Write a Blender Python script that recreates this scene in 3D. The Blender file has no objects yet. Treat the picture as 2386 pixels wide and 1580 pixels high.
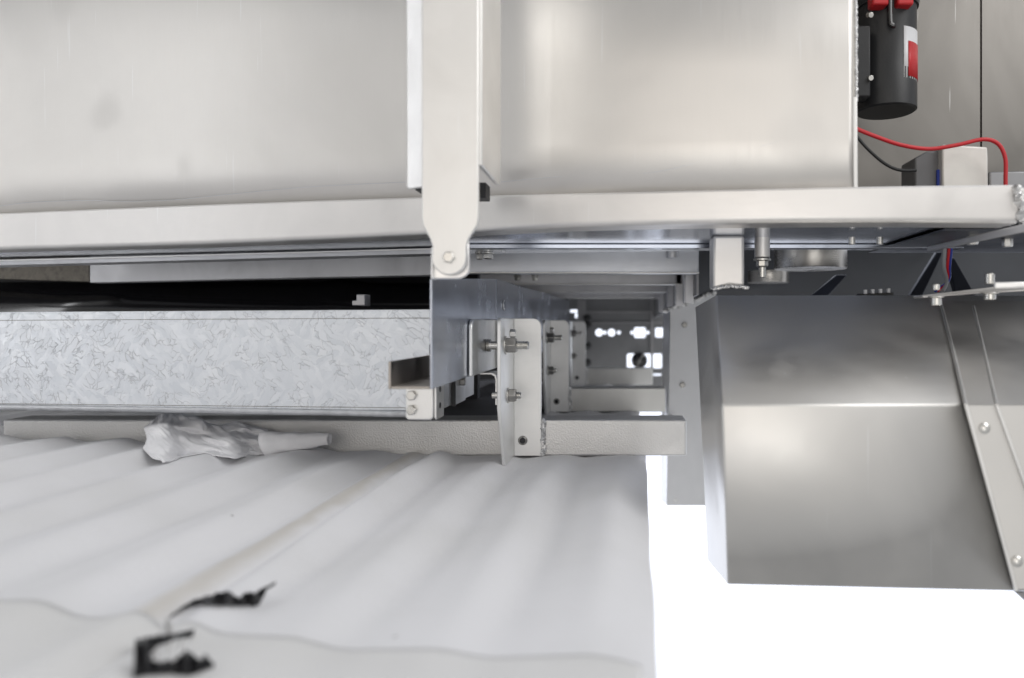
import bpy, bmesh, math, random
from mathutils import Vector, Matrix, noise
random.seed(7)
S = bpy.context.scene
# ------------------------------------------------------------------ camera
F = 1700.0; VX = 1453.0; VY = 755.0          # focal length and vanishing point in photo pixels (photo is 2386 wide)
cd = bpy.data.cameras.new('camera'); cam = bpy.data.objects.new('camera', cd)
S.collection.objects.link(cam); S.camera = cam
cam.rotation_euler = (math.radians(90), 0, 0)
cd.sensor_width = 36; cd.lens = F/2386*36
cd.shift_x = -(VX-1193)/2386; cd.shift_y = -(790-VY)/2386
cd.clip_start = .02; cd.clip_end = 100
cd.dof.use_dof = True; cd.dof.focus_distance = .80; cd.dof.aperture_fstop = 4.2
# ------------------------------------------------------------------ world (bright hall beyond, dimmer hall behind the camera)
W = bpy.data.worlds.new('World'); S.world = W; W.use_nodes = True
nt = W.node_tree; bgn = nt.nodes['Background']
tc = nt.nodes.new('ShaderNodeTexCoord'); sp = nt.nodes.new('ShaderNodeSeparateXYZ')
nt.links.new(tc.outputs['Generated'], sp.inputs[0])
rp = nt.nodes.new('ShaderNodeValToRGB'); rp.color_ramp.interpolation = 'EASE'
mr = nt.nodes.new('ShaderNodeMapRange'); mr.inputs[1].default_value = -1; mr.inputs[2].default_value = 1
nt.links.new(sp.outputs['Y'], mr.inputs[0]); nt.links.new(mr.outputs[0], rp.inputs[0])
e = rp.color_ramp.elements
e[0].position = .0; e[0].color = (.50, .495, .487, 1)
e[1].position = .86; e[1].color = (1.35, 1.42, 1.6, 1)
k = e.new(.45); k.color = (.48, .487, .50, 1)
k = e.new(.64); k.color = (.70, .72, .76, 1)
mz = nt.nodes.new('ShaderNodeMapRange'); mz.inputs[1].default_value = -1; mz.inputs[2].default_value = 1
rz = nt.nodes.new('ShaderNodeValToRGB')
nt.links.new(sp.outputs['Z'], mz.inputs[0]); nt.links.new(mz.outputs[0], rz.inputs[0])
rz.color_ramp.elements[0].color = (.85, .85, .85, 1)
rz.color_ramp.elements[1].color = (.85, .85, .85, 1)
k = rz.color_ramp.elements.new(.5); k.color = (1, 1, 1, 1)
k = rz.color_ramp.elements.new(.66); k.color = (.86, .86, .86, 1)
mx = nt.nodes.new('ShaderNodeMix'); mx.data_type = 'RGBA'; mx.blend_type = 'MULTIPLY'; mx.inputs[0].default_value = 1
nt.links.new(rp.outputs[0], mx.inputs[6]); nt.links.new(rz.outputs[0], mx.inputs[7])
nt.links.new(mx.outputs[2], bgn.inputs[0]); bgn.inputs[1].default_value = 1.0
# ------------------------------------------------------------------ area lights added to shape reflections and shading
def area(name, loc, target, sx, sy, watts, col=(1, 1, 1)):
    l = bpy.data.lights.new(name, 'AREA'); l.shape = 'RECTANGLE'; l.size = sx; l.size_y = sy
    l.energy = watts; l.color = col
    o = bpy.data.objects.new(name, l); S.collection.objects.link(o); o.location = loc
    o.rotation_euler = (Vector(target)-Vector(loc)).to_track_quat('-Z', 'Y').to_euler()
    return o
area('streak_strip_light', (-1.95, .04, .75), (-.4, .75, .75), .09, 2.9, 4.4, (.97, .98, 1))  # added strip light, for a bright streak on the panel
area('warm_back_fill', (-.5, -2.6, .6), (-.5, 0, .6), 1.8, 1.7, 7.5, (1, .90, .80))  # added behind the camera to warm the panel and strap
area('foam_rib_light', (1.9, -.75, 1.85), (-.3, .5, -.15), 1.7, 1.7, 30, (1, .99, .98))  # added at the right to light the foam ribs from the side
area('housing_fill', (.25, -2.0, -.55), (.25, 0, -.55), 1.5, 1.7, 8.5, (1, .98, .95))  # added low down to brighten the lower housing face
S.view_settings.view_transform = 'Standard'; S.view_settings.look = 'None'
S.view_settings.exposure = .18; S.view_settings.gamma = 1
S.render.engine = 'CYCLES'

# ------------------------------------------------------------------ helpers
def P(px, py, Y): return Vector(((px-VX)/F*Y, Y, -(py-VY)/F*Y))
def lerp(a, b, t): return a+(b-a)*t
def interp(x, pts):
    if x <= pts[0][0]: return pts[0][1]
    for (a, b), (c, d) in zip(pts, pts[1:]):
        if x <= c: return lerp(b, d, (x-a)/(c-a))
    return pts[-1][1]
def smooth(x, pts):
    """catmull-rom through pts"""
    n = len(pts)
    if x <= pts[0][0]: return pts[0][1]
    if x >= pts[-1][0]: return pts[-1][1]
    for i in range(n-1):
        if x <= pts[i+1][0]:
            x0, y0 = pts[i]; x1, y1 = pts[i+1]
            m0 = (pts[i+1][1]-pts[max(i-1, 0)][1])/(pts[i+1][0]-pts[max(i-1, 0)][0])
            j = min(i+2, n-1); m1 = (pts[j][1]-pts[i][1])/(pts[j][0]-pts[i][0])
            h = x1-x0; t = (x-x0)/h
            return ((2*t**3-3*t**2+1)*y0+(t**3-2*t**2+t)*h*m0+(-2*t**3+3*t**2)*y1+(t**3-t**2)*h*m1)
ORG = {}
def new(): return bmesh.new()
def face(bm, pts):
    return bm.faces.new([bm.verts.new(p) for p in pts])
def box(bm, x0, x1, y0, y1, z0, z1):
    v = [bm.verts.new((x, y, z)) for z in (z0, z1) for y in (y0, y1) for x in (x0, x1)]
    for f in ((0, 2, 3, 1), (4, 5, 7, 6), (0, 1, 5, 4), (2, 6, 7, 3), (0, 4, 6, 2), (1, 3, 7, 5)):
        bm.faces.new([v[i] for i in f])
def slab(bm, pts, t):
    """closed prism: front polygon pts (Vectors), thickness vector t"""
    t = Vector(t) if not isinstance(t, (int, float)) else Vector((0, t, 0))
    a = [bm.verts.new(p) for p in pts]; b = [bm.verts.new(Vector(p)+t) for p in pts]
    n = len(pts); bm.faces.new(a); bm.faces.new(b[::-1])
    for i in range(n):
        j = (i+1) % n; bm.faces.new((a[j], a[i], b[i], b[j]))
def pslab(bm, pts, t):
    slab(bm, [P(*p) for p in pts], t)
def rod(bm, a, b, r, n=24, r2=None, cap=True):
    a = Vector(a); b = Vector(b); d = (b-a).normalized(); r2 = r if r2 is None else r2
    u = d.orthogonal().normalized(); w = d.cross(u)
    A = []; B = []
    for i in range(n):
        q = 2*math.pi*i/n; o = u*math.cos(q)+w*math.sin(q)
        A.append(bm.verts.new(a+o*r)); B.append(bm.verts.new(b+o*r2))
    for i in range(n):
        j = (i+1) % n; bm.faces.new((A[i], A[j], B[j], B[i]))
    if cap: bm.faces.new(A[::-1]); bm.faces.new(B)
def lathe(bm, a, axis, prof, n=24, u=None):
    """prof: (distance along axis, radius)"""
    a = Vector(a); d = Vector(axis).normalized(); u = (u or d.orthogonal()).normalized(); w = d.cross(u)
    rings = []
    for (s, r) in prof:
        rings.append([bm.verts.new(a+d*s+(u*math.cos(2*math.pi*i/n)+w*math.sin(2*math.pi*i/n))*max(r, 1e-5)) for i in range(n)])
    for A, B in zip(rings, rings[1:]):
        for i in range(n):
            j = (i+1) % n; bm.faces.new((A[i], A[j], B[j], B[i]))
    bm.faces.new(rings[0][::-1]); bm.faces.new(rings[-1])
def hexa(bm, a, axis, r, h, rot=.0):
    d = Vector(axis).normalized(); u = d.orthogonal().normalized()
    u = Matrix.Rotation(rot, 3, d) @ u
    lathe(bm, a, d, [(0, r), (h*.82, r), (h, r*.86)], 6, u)
def tube(bm, pts, r, n=12, sub=8):
    pts = [Vector(p) for p in pts]; q = []
    for i in range(len(pts)-1):
        p0 = pts[max(i-1, 0)]; p1 = pts[i]; p2 = pts[i+1]; p3 = pts[min(i+2, len(pts)-1)]
        for k in range(sub):
            t = k/sub
            q.append(.5*((2*p1)+(p2-p0)*t+(2*p0-5*p1+4*p2-p3)*t*t+(3*p1-p0-3*p2+p3)*t**3))
    q.append(pts[-1]); prev = None; up = None
    for i, p in enumerate(q):
        d = (q[min(i+1, len(q)-1)]-q[max(i-1, 0)]).normalized()
        up = d.orthogonal().normalized() if up is None else (up-d*up.dot(d)).normalized()
        w = d.cross(up)
        ring = [bm.verts.new(p+(up*math.cos(2*math.pi*k/n)+w*math.sin(2*math.pi*k/n))*r) for k in range(n)]
        if prev:
            for k in range(n):
                j = (k+1) % n; bm.faces.new((prev[k], prev[j], ring[j], ring[k]))
        else: bm.faces.new(ring[::-1])
        prev = ring
    bm.faces.new(prev)
def blob(bm, pts, r, seed=0, amp=.35):
    """lumpy weld bead along pts"""
    pts = [Vector(p) for p in pts]
    L = sum((b-a).length for a, b in zip(pts, pts[1:])); n = max(4, int(L/(r*.55)))
    for i in range(n):
        t = i/(n-1)*(len(pts)-1); k = min(int(t), len(pts)-2); p = pts[k].lerp(pts[k+1], t-k)
        s = bmesh.ops.create_icosphere(bm, subdivisions=2, radius=r*(1+amp*(random.random()-.4)))
        off = p+Vector((random.uniform(-.25, .25), random.uniform(-.2, .2), random.uniform(-.2, .2)))*r
        for v in s['verts']:
            v.co += v.co.normalized()*noise.noise(v.co*400+Vector((seed+i, 0, 0)))*r*.5; v.co += off
def obj(name, bm, m, parent=None, bev=0, sm=False, sub=0, solid=0, segs=2):
    me = bpy.data.meshes.new(name)
    org = ORG.get(parent.name, Vector()) if parent else Vector()
    for v in bm.verts: v.co -= org
    bmesh.ops.recalc_face_normals(bm, faces=bm.faces)
    bm.to_mesh(me); bm.free()
    o = bpy.data.objects.new(name, me); S.collection.objects.link(o); me.materials.append(m)
    if parent: o.parent = parent; ORG[o.name] = org
    if solid:
        q = o.modifiers.new('solid', 'SOLIDIFY'); q.thickness = solid; q.offset = 0
    if bev:
        b = o.modifiers.new('bevel', 'BEVEL'); b.width = bev; b.segments = segs; b.limit_method = 'ANGLE'; b.angle_limit = math.radians(35)
        b.harden_normals = False
    if sub:
        q = o.modifiers.new('sub', 'SUBSURF'); q.levels = sub; q.render_levels = sub
    if sm or bev:
        for p in me.polygons: p.use_smooth = True
        if not sub:
            try: me.set_sharp_from_angle(angle=math.radians(32))
            except Exception: pass
    return o
def tag(o, label, cat, group=None, kind=None):
    o['label'] = label; o['category'] = cat
    if group: o['group'] = group
    if kind: o['kind'] = kind
    return o
def thing(name, label, cat, loc, group=None):
    o = bpy.data.objects.new(name, None); S.collection.objects.link(o); o.location = loc; o.empty_display_size = .02
    ORG[o.name] = Vector(loc); return tag(o, label, cat, group)
def copy_tree(o, parent=None):
    c = o.copy(); S.collection.objects.link(c)
    if parent: c.parent = parent
    for ch in [x for x in S.objects if x.parent == o]: copy_tree(ch, c)
    return c

# ------------------------------------------------------------------ materials
def nodes(m):
    m.use_nodes = True; return m.node_tree, m.node_tree.nodes['Principled BSDF']
def metal(name, col=(.72, .71, .70), rough=.35, smudge=.12, scale=9, brush=(1, 1, 1), bump=.0, metallic=1.0, dirt=.0, fine=0, aniso=0, spots=0, wavy=0):
    m = bpy.data.materials.new(name); t, b = nodes(m); N = t.nodes.new; L = t.links.new
    b.inputs['Metallic'].default_value = metallic
    c = N('ShaderNodeTexCoord'); mp = N('ShaderNodeMapping'); L(c.outputs['Object'], mp.inputs[0]); mp.inputs['Scale'].default_value = brush
    n1 = N('ShaderNodeTexNoise'); n1.inputs['Scale'].default_value = scale; n1.inputs['Detail'].default_value = 5; n1.inputs['Distortion'].default_value = .6
    L(c.outputs['Object'], n1.inputs['Vector'])
    n2 = N('ShaderNodeTexNoise'); n2.inputs['Scale'].default_value = 60; n2.inputs['Detail'].default_value = 4
    L(mp.outputs[0], n2.inputs['Vector'])
    r = N('ShaderNodeMapRange'); r.inputs[1].default_value = .3; r.inputs[2].default_value = .7
    r.inputs[3].default_value = rough-smudge*.5; r.inputs[4].default_value = rough+smudge
    ad = N('ShaderNodeMath'); ad.operation = 'ADD'; ad.use_clamp = True
    ml = N('ShaderNodeMath'); ml.operation = 'MULTIPLY'; ml.inputs[1].default_value = .12
    L(n1.outputs[0], r.inputs[0]); L(n2.outputs[0], ml.inputs[0]); L(r.outputs[0], ad.inputs[0]); L(ml.outputs[0], ad.inputs[1])
    L(ad.outputs[0], b.inputs['Roughness'])
    cr = N('ShaderNodeValToRGB'); cr.color_ramp.elements[0].position = .28; cr.color_ramp.elements[1].position = .62
    dk = 1-dirt-.10
    cr.color_ramp.elements[0].color = (col[0]*dk, col[1]*dk, col[2]*dk, 1); cr.color_ramp.elements[1].color = (*col, 1)
    L(n1.outputs[0], cr.inputs[0]); last = cr.outputs[0]
    if spots:
        v = N('ShaderNodeTexVoronoi'); v.inputs['Scale'].default_value = spots; v.inputs['Randomness'].default_value = 1
        nd = N('ShaderNodeVectorMath'); nd.operation = 'MULTIPLY_ADD'; nd.inputs[1].default_value = (.09, .09, .09)
        L(n1.outputs['Color'], nd.inputs[0]); L(c.outputs['Object'], nd.inputs[2]); L(nd.outputs[0], v.inputs['Vector'])
        q = N('ShaderNodeMapRange'); q.interpolation_type = 'SMOOTHSTEP'; q.inputs[1].default_value = .10; q.inputs[2].default_value = .24; q.inputs[3].default_value = .07; q.inputs[4].default_value = 0
        L(v.outputs['Distance'], q.inputs[0])
        mi = N('ShaderNodeMix'); mi.data_type = 'RGBA'; L(q.outputs[0], mi.inputs[0]); L(last, mi.inputs[6]); mi.inputs[7].default_value = (col[0]*.35, col[1]*.37, col[2]*.4, 1); last = mi.outputs[2]
        ad2 = N('ShaderNodeMath'); ad2.operation = 'ADD'; L(ad.outputs[0], ad2.inputs[0]); L(q.outputs[0], ad2.inputs[1]); L(ad2.outputs[0], b.inputs['Roughness'])
    L(last, b.inputs['Base Color'])
    if aniso: b.inputs['Anisotropic'].default_value = aniso
    if bump or fine:
        bp = N('ShaderNodeBump'); bp.inputs['Strength'].default_value = bump or .1; bp.inputs['Distance'].default_value = .001
        if fine:
            n3 = N('ShaderNodeTexNoise'); n3.inputs['Scale'].default_value = fine; n3.inputs['Detail'].default_value = 3
            L(c.outputs['Object'], n3.inputs['Vector']); L(n3.outputs[0], bp.inputs['Height'])
        else: L(n2.outputs[0], bp.inputs['Height'])
        L(bp.outputs[0], b.inputs['Normal'])
    if wavy:
        nw = N('ShaderNodeTexNoise'); nw.inputs['Scale'].default_value = 5; nw.inputs['Detail'].default_value = 2.5; nw.inputs['Distortion'].default_value = .8
        L(c.outputs['Object'], nw.inputs['Vector'])
        bw = N('ShaderNodeBump'); bw.inputs['Strength'].default_value = wavy; bw.inputs['Distance'].default_value = .02; L(nw.outputs[0], bw.inputs['Height'])
        for l in list(b.inputs['Normal'].links): L(l.from_socket, bw.inputs['Normal'])
        L(bw.outputs[0], b.inputs['Normal'])
        # fine random scratches
        sm_ = N('ShaderNodeMapping'); sm_.inputs['Rotation'].default_value = (0, .5, 0); sm_.inputs['Scale'].default_value = (60, 60, 3); L(c.outputs['Object'], sm_.inputs[0])
        sn = N('ShaderNodeTexNoise'); sn.inputs['Scale'].default_value = 3; sn.inputs['Detail'].default_value = 2; L(sm_.outputs[0], sn.inputs['Vector'])
        sr = N('ShaderNodeMapRange'); sr.inputs[1].default_value = .70; sr.inputs[2].default_value = .76; sr.inputs[3].default_value = 0; sr.inputs[4].default_value = .35; L(sn.outputs[0], sr.inputs[0])
        sx = N('ShaderNodeMix'); sx.data_type = 'RGBA'; L(sr.outputs[0], sx.inputs[0]); sx.inputs[7].default_value = (.9, .9, .9, 1)
        for l in list(b.inputs['Base Color'].links): L(l.from_socket, sx.inputs[6])
        L(sx.outputs[2], b.inputs['Base Color'])
    return m
def plain(name, col, rough=.5, metallic=0, spec=.5, bump=0, scale=300, var=.1):
    m = bpy.data.materials.new(name); t, b = nodes(m); N = t.nodes.new; L = t.links.new
    b.inputs['Roughness'].default_value = rough; b.inputs['Metallic'].default_value = metallic
    b.inputs['Specular IOR Level'].default_value = spec
    c = N('ShaderNodeTexCoord'); n = N('ShaderNodeTexNoise'); n.inputs['Scale'].default_value = scale*.1; n.inputs['Detail'].default_value = 6
    L(c.outputs['Object'], n.inputs['Vector'])
    cr = N('ShaderNodeValToRGB'); cr.color_ramp.elements[0].position = .3; cr.color_ramp.elements[1].position = .7
    cr.color_ramp.elements[0].color = (*[x*(1-var) for x in col], 1); cr.color_ramp.elements[1].color = (*col, 1)
    L(n.outputs[0], cr.inputs[0]); L(cr.outputs[0], b.inputs['Base Color'])
    if bump:
        n2 = N('ShaderNodeTexNoise'); n2.inputs['Scale'].default_value = scale; n2.inputs['Detail'].default_value = 4
        L(c.outputs['Object'], n2.inputs['Vector'])
        bp = N('ShaderNodeBump'); bp.inputs['Strength'].default_value = bump; bp.inputs['Distance'].default_value = .001
        L(n2.outputs[0], bp.inputs['Height']); L(bp.outputs[0], b.inputs['Normal'])
    return m
M_panel = metal('brushed_aluminium_sheet', (.78, .757, .725), .37, .06, 5, (12, 12, .4), .04, spots=7, wavy=.12)
M_rail = metal('folded_aluminium_edge', (.82, .80, .78), .40, .06, 14, (1, 1, 14), wavy=.07)
M_strap = metal('satin_aluminium', (.86, .85, .83), .42, .06, 18, (10, 10, .5), wavy=.05)
M_lug = metal('bright_aluminium', (.9, .89, .88), .3, .06, 30)
M_chan = metal('drawn_aluminium_channel', (.50, .53, .60), .16, .06, 16, (20, .6, 1), .05, dirt=.12)
M_tab = metal('milled_plate', (.86, .86, .85), .33, .06, 40, (1, 1, 12), .05)
M_brk = metal('sheared_plate', (.90, .90, .89), .45, .10, 22, (1, 1, 10), .05, dirt=.02)
M_beam = metal('textured_cast_beam', (.78, .775, .765), .42, .12, 12, bump=.55, fine=520, dirt=.02)
M_plainbeam = metal('box_section_steel', (.76, .76, .74), .42, .10, 9, dirt=.12)
M_post = metal('matt_aluminium_plate', (.74, .75, .77), .55, .05, 12, metallic=.7)
M_house = metal('stainless_sheet', (.76, .745, .72), .40, .08, 7, (1, 14, .8), .03, spots=13, wavy=.07)
M_cav2 = metal('reflection_dark_sheet', (.10, .105, .12), .35, .1, 10)  # dark tone for the plate that the housing top reflects
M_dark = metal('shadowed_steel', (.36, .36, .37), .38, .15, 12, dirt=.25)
M_mid = metal('grey_steel_bar', (.74, .74, .76), .42, .12, 14, dirt=.15)
M_under = metal('polished_underside', (.56, .59, .66), .10, .06, 8, (1, 8, 1))
M_bolt = metal('zinc_plated_bolt', (.72, .71, .68), .22, .10, 90, dirt=.1)
M_boltd = metal('oily_steel_bolt', (.42, .41, .39), .25, .12, 90, dirt=.2)
M_weld = metal('weld_metal', (.74, .74, .74), .28, .10, 200, bump=.4, fine=700, dirt=.15)
M_recess = metal('dull_recess_sheet', (.52, .50, .47), .40, .12, 8, (8, 8, .5), dirt=.12)
M_black = plain('black_plastic', (.018, .019, .021), .42, bump=.1, scale=500)
M_blackgloss = plain('black_gloss_paint', (.012, .012, .014), .12, spec=.7)
M_cav = plain('cavity_black', (.02, .02, .022), .55)  # near black standing in for the shade inside cavities and holes
M_red = plain('red_plastic', (.55, .02, .025), .4)
M_redwire = plain('red_cable_sheath', (.62, .02, .03), .38)
M_blue = plain('blue_cable_sheath', (.02, .05, .35), .4)
M_greywire = plain('grey_cable_sheath', (.35, .36, .38), .4)
M_lbl = plain('white_label', (.75, .76, .78), .4)
M_whitebox = metal('cream_aluminium_block', (.78, .76, .72), .42, .05, 30, metallic=.5)
M_cloth = plain('white_cotton', (.90, .90, .92), .95, spec=.1, bump=.25, scale=1500, var=.04)
M_film = plain('torn_clear_film', (.80, .80, .80), .25)
M_tape = plain('black_tape', (.016, .016, .018), .45, bump=.3, scale=300)

# galvanised steel with spangle
M_galv = bpy.data.materials.new('spangled_galvanised_steel'); t, b = nodes(M_galv); N = t.nodes.new; L = t.links.new
b.inputs['Metallic'].default_value = .80
c = N('ShaderNodeTexCoord')
nz = N('ShaderNodeTexNoise'); nz.inputs['Scale'].default_value = 45; nz.inputs['Detail'].default_value = 3
L(c.outputs['Object'], nz.inputs['Vector'])
def stretched(rot):
    mp = N('ShaderNodeMapping'); mp.vector_type = 'TEXTURE'; L(c.outputs['Object'], mp.inputs[0]); mp.inputs['Rotation'].default_value = (0, rot, 0); mp.inputs['Scale'].default_value = (2.1, 1, .8); return mp
ma, mb_ = stretched(.7), stretched(-.9)
nsel = N('ShaderNodeTexNoise'); nsel.inputs['Scale'].default_value = 38; nsel.inputs['Detail'].default_value = 1; L(c.outputs['Object'], nsel.inputs['Vector'])
gsel = N('ShaderNodeMath'); gsel.operation = 'GREATER_THAN'; gsel.inputs[1].default_value = .5; L(nsel.outputs[0], gsel.inputs[0])
vmix = N('ShaderNodeMix'); vmix.data_type = 'VECTOR'; L(gsel.outputs[0], vmix.inputs[0]); L(ma.outputs[0], vmix.inputs[4]); L(mb_.outputs[0], vmix.inputs[5])
va = N('ShaderNodeVectorMath'); va.operation = 'MULTIPLY_ADD'
va.inputs[1].default_value = (.02, .02, .02); L(nz.outputs['Color'], va.inputs[0]); L(vmix.outputs[1], va.inputs[2])
v1 = N('ShaderNodeTexVoronoi'); v1.inputs['Scale'].default_value = 150; L(va.outputs[0], v1.inputs['Vector'])
v2 = N('ShaderNodeTexVoronoi'); v2.inputs['Scale'].default_value = 110; L(va.outputs[0], v2.inputs['Vector'])
ve = N('ShaderNodeTexVoronoi'); ve.feature = 'DISTANCE_TO_EDGE'; ve.inputs['Scale'].default_value = 150; L(va.outputs[0], ve.inputs['Vector'])
s1 = N('ShaderNodeSeparateColor'); L(v1.outputs['Color'], s1.inputs[0])
s2 = N('ShaderNodeSeparateColor'); L(v2.outputs['Color'], s2.inputs[0])
av = N('ShaderNodeMath'); av.operation = 'ADD'; L(s1.outputs[0], av.inputs[0]); L(s2.outputs[1], av.inputs[1])
cr = N('ShaderNodeValToRGB'); cr.color_ramp.elements[0].position = 0; cr.color_ramp.elements[1].position = 1
cr.color_ramp.elements[0].color = (.73, .76, .80, 1); cr.color_ramp.elements[1].color = (.88, .90, .93, 1)
hf = N('ShaderNodeMath'); hf.operation = 'MULTIPLY'; hf.inputs[1].default_value = .5; L(av.outputs[0], hf.inputs[0]); L(hf.outputs[0], cr.inputs[0])
nm = N('ShaderNodeTexNoise'); nm.inputs['Scale'].default_value = 70; nm.inputs['Detail'].default_value = 2; L(c.outputs['Object'], nm.inputs['Vector'])
em = N('ShaderNodeMapRange'); em.inputs[1].default_value = .0; em.inputs[2].default_value = .06; em.inputs[3].default_value = 1; em.inputs[4].default_value = 0; em.clamp = True
L(ve.outputs['Distance'], em.inputs[0])
gm = N('ShaderNodeMapRange'); gm.inputs[1].default_value = .47; gm.inputs[2].default_value = .53; L(nm.outputs[0], gm.inputs[0])
mm = N('ShaderNodeMath'); mm.operation = 'MULTIPLY'; L(em.outputs[0], mm.inputs[0]); L(gm.outputs[0], mm.inputs[1])
mm2 = N('ShaderNodeMath'); mm2.operation = 'MULTIPLY'; mm2.inputs[1].default_value = .36; L(mm.outputs[0], mm2.inputs[0])
mc = N('ShaderNodeMix'); mc.data_type = 'RGBA'; L(mm2.outputs[0], mc.inputs[0]); L(cr.outputs[0], mc.inputs[6]); mc.inputs[7].default_value = (.26, .26, .27, 1)
L(mc.outputs[2], b.inputs['Base Color'])
rr = N('ShaderNodeMapRange'); rr.inputs[3].default_value = .42; rr.inputs[4].default_value = .58; L(s1.outputs[2], rr.inputs[0]); L(rr.outputs[0], b.inputs['Roughness'])
nrm = N('ShaderNodeBump'); nrm.inputs['Strength'].default_value = .4; nrm.inputs['Distance'].default_value = .002
ah = N('ShaderNodeMath'); ah.operation = 'MULTIPLY_ADD'; ah.inputs[1].default_value = -.6; L(mm.outputs[0], ah.inputs[0]); L(hf.outputs[0], ah.inputs[2])
L(ah.outputs[0], nrm.inputs['Height']); L(nrm.outputs[0], b.inputs['Normal'])

# foam
def foam_mat(name, col, stain):
    m = bpy.data.materials.new(name); t, b = nodes(m); N = t.nodes.new; L = t.links.new
    b.inputs['Roughness'].default_value = .75; b.inputs['Specular IOR Level'].default_value = .25
    b.inputs['Subsurface Weight'].default_value = .25; b.inputs['Subsurface Radius'].default_value = (.01, .01, .01); b.inputs['Subsurface Scale'].default_value = .5
    c = N('ShaderNodeTexCoord'); n = N('ShaderNodeTexNoise'); n.inputs['Scale'].default_value = 9; n.inputs['Detail'].default_value = 7
    L(c.outputs['Object'], n.inputs['Vector'])
    cr = N('ShaderNodeValToRGB'); cr.color_ramp.elements[0].position = .32; cr.color_ramp.elements[1].position = .6
    cr.color_ramp.elements[0].color = (col[0]*.93, col[1]*.93, col[2]*.92, 1); cr.color_ramp.elements[1].color = (*col, 1)
    L(n.outputs[0], cr.inputs[0]); last = cr.outputs[0]
    if stain:   # beige dirt line along the folded crease
        sp = N('ShaderNodeSeparateXYZ'); L(c.outputs['Object'], sp.inputs[0])
        nn = N('ShaderNodeTexNoise'); nn.inputs['Scale'].default_value = 30; L(c.outputs['Object'], nn.inputs['Vector'])
        a = N('ShaderNodeMath'); a.operation = 'MULTIPLY_ADD'; a.inputs[1].default_value = .012; L(nn.outputs[0], a.inputs[0]); L(sp.outputs['X'], a.inputs[2])
        d = N('ShaderNodeMath'); d.operation = 'ADD'; d.inputs[1].default_value = .219; L(a.outputs[0], d.inputs[0])
        ab = N('ShaderNodeMath'); ab.operation = 'ABSOLUTE'; L(d.outputs[0], ab.inputs[0])
        q = N('ShaderNodeMapRange'); q.inputs[1].default_value = .0; q.inputs[2].default_value = .013; q.inputs[3].default_value = .55; q.inputs[4].default_value = 0
        q.interpolation_type = 'SMOOTHSTEP'; L(ab.outputs[0], q.inputs[0])
        mi = N('ShaderNodeMix'); mi.data_type = 'RGBA'; L(q.outputs[0], mi.inputs[0]); L(last, mi.inputs[6]); mi.inputs[7].default_value = (.50, .46, .39, 1)
        v = N('ShaderNodeTexVoronoi'); v.inputs['Scale'].default_value = 9; L(c.outputs['Object'], v.inputs['Vector'])
        qs = N('ShaderNodeMapRange'); qs.inputs[1].default_value = .008; qs.inputs[2].default_value = .014; qs.inputs[3].default_value = .75; qs.inputs[4].default_value = 0
        L(v.outputs['Distance'], qs.inputs[0])
        m2 = N('ShaderNodeMix'); m2.data_type = 'RGBA'; L(qs.outputs[0], m2.inputs[0]); L(mi.outputs[2], m2.inputs[6]); m2.inputs[7].default_value = (.12, .11, .10, 1)
        last = m2.outputs[2]
    L(last, b.inputs['Base Color'])
    n2 = N('ShaderNodeTexNoise'); n2.inputs['Scale'].default_value = 260; n2.inputs['Detail'].default_value = 4; L(c.outputs['Object'], n2.inputs['Vector'])
    bp = N('ShaderNodeBump'); bp.inputs['Strength'].default_value = .25; bp.inputs['Distance'].default_value = .001
    L(n2.outputs[0], bp.inputs['Height']); L(bp.outputs[0], b.inputs['Normal'])
    return m
M_foam = foam_mat('white_ribbed_foam', (.80, .80, .82), True)
M_foam2 = foam_mat('cream_film', (.80, .795, .79), False)

# ------------------------------------------------------------------ foam bed
def foam_edge(Y): return .0145+.012*min(1, max(0, (Y-.3)/.6))+.0025*noise.noise(Vector((0, Y*9, 2)))
def foam_z(X, Y, kr=1):
    base = interp(X, [(-1.1, -.112), (-.684, -.1205), (-.524, -.1245), (-.322, -.1335), (-.213, -.141), (-.142, -.1440), (.1, -.1448)])
    wob = .006*noise.noise(Vector((X*3, Y*4, 1)))
    ph = (X+wob+.213-.03*(Y-.5))/.066
    rib = .0050*(math.cos(2*math.pi*ph)+.26*math.sin(4*math.pi*ph))*lerp(.22, 1, min(1, max(0, (Y-.31)/.16)))
    d = abs(X+.213+.4*wob)
    rib *= .95; crease = -.004*math.exp(-(d/.006)**2)+.0035*math.exp(-((d-.016)/.010)**2)
    rib *= lerp(1, .45, min(1, max(0, (Y-.68)/.10)))
    rib *= kr
    z = base+rib+crease+.0012*noise.noise(Vector((X*14, Y*10, 3)))
    ex = X-foam_edge(Y)
    if ex > -.016: z -= (ex+.016)**2*22
    flat = max(0, 1-abs(Y-.815)/.03); z = min(z, lerp(z, -.1452, flat)) if flat > 0 else z
    return z
def film_z(X, Y, t): return lerp(foam_z(X, Y, .3)+.0042, foam_z(X, Y)+.0005, t**3)
bm = new(); NX, NY = 330, 130; g = []
for j in range(NY+1):
    Y = .16+(1.75-.16)*(j/NY)**1.3; row = []
    for i in range(NX+1):
        X = -1.15+(1.15+foam_edge(Y))*i/NX; row.append(bm.verts.new((X, Y, foam_z(X, Y))))
    g.append(row)
for j in range(NY):
    for i in range(NX): bm.faces.new((g[j][i], g[j][i+1], g[j+1][i+1], g[j+1][i]))
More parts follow.
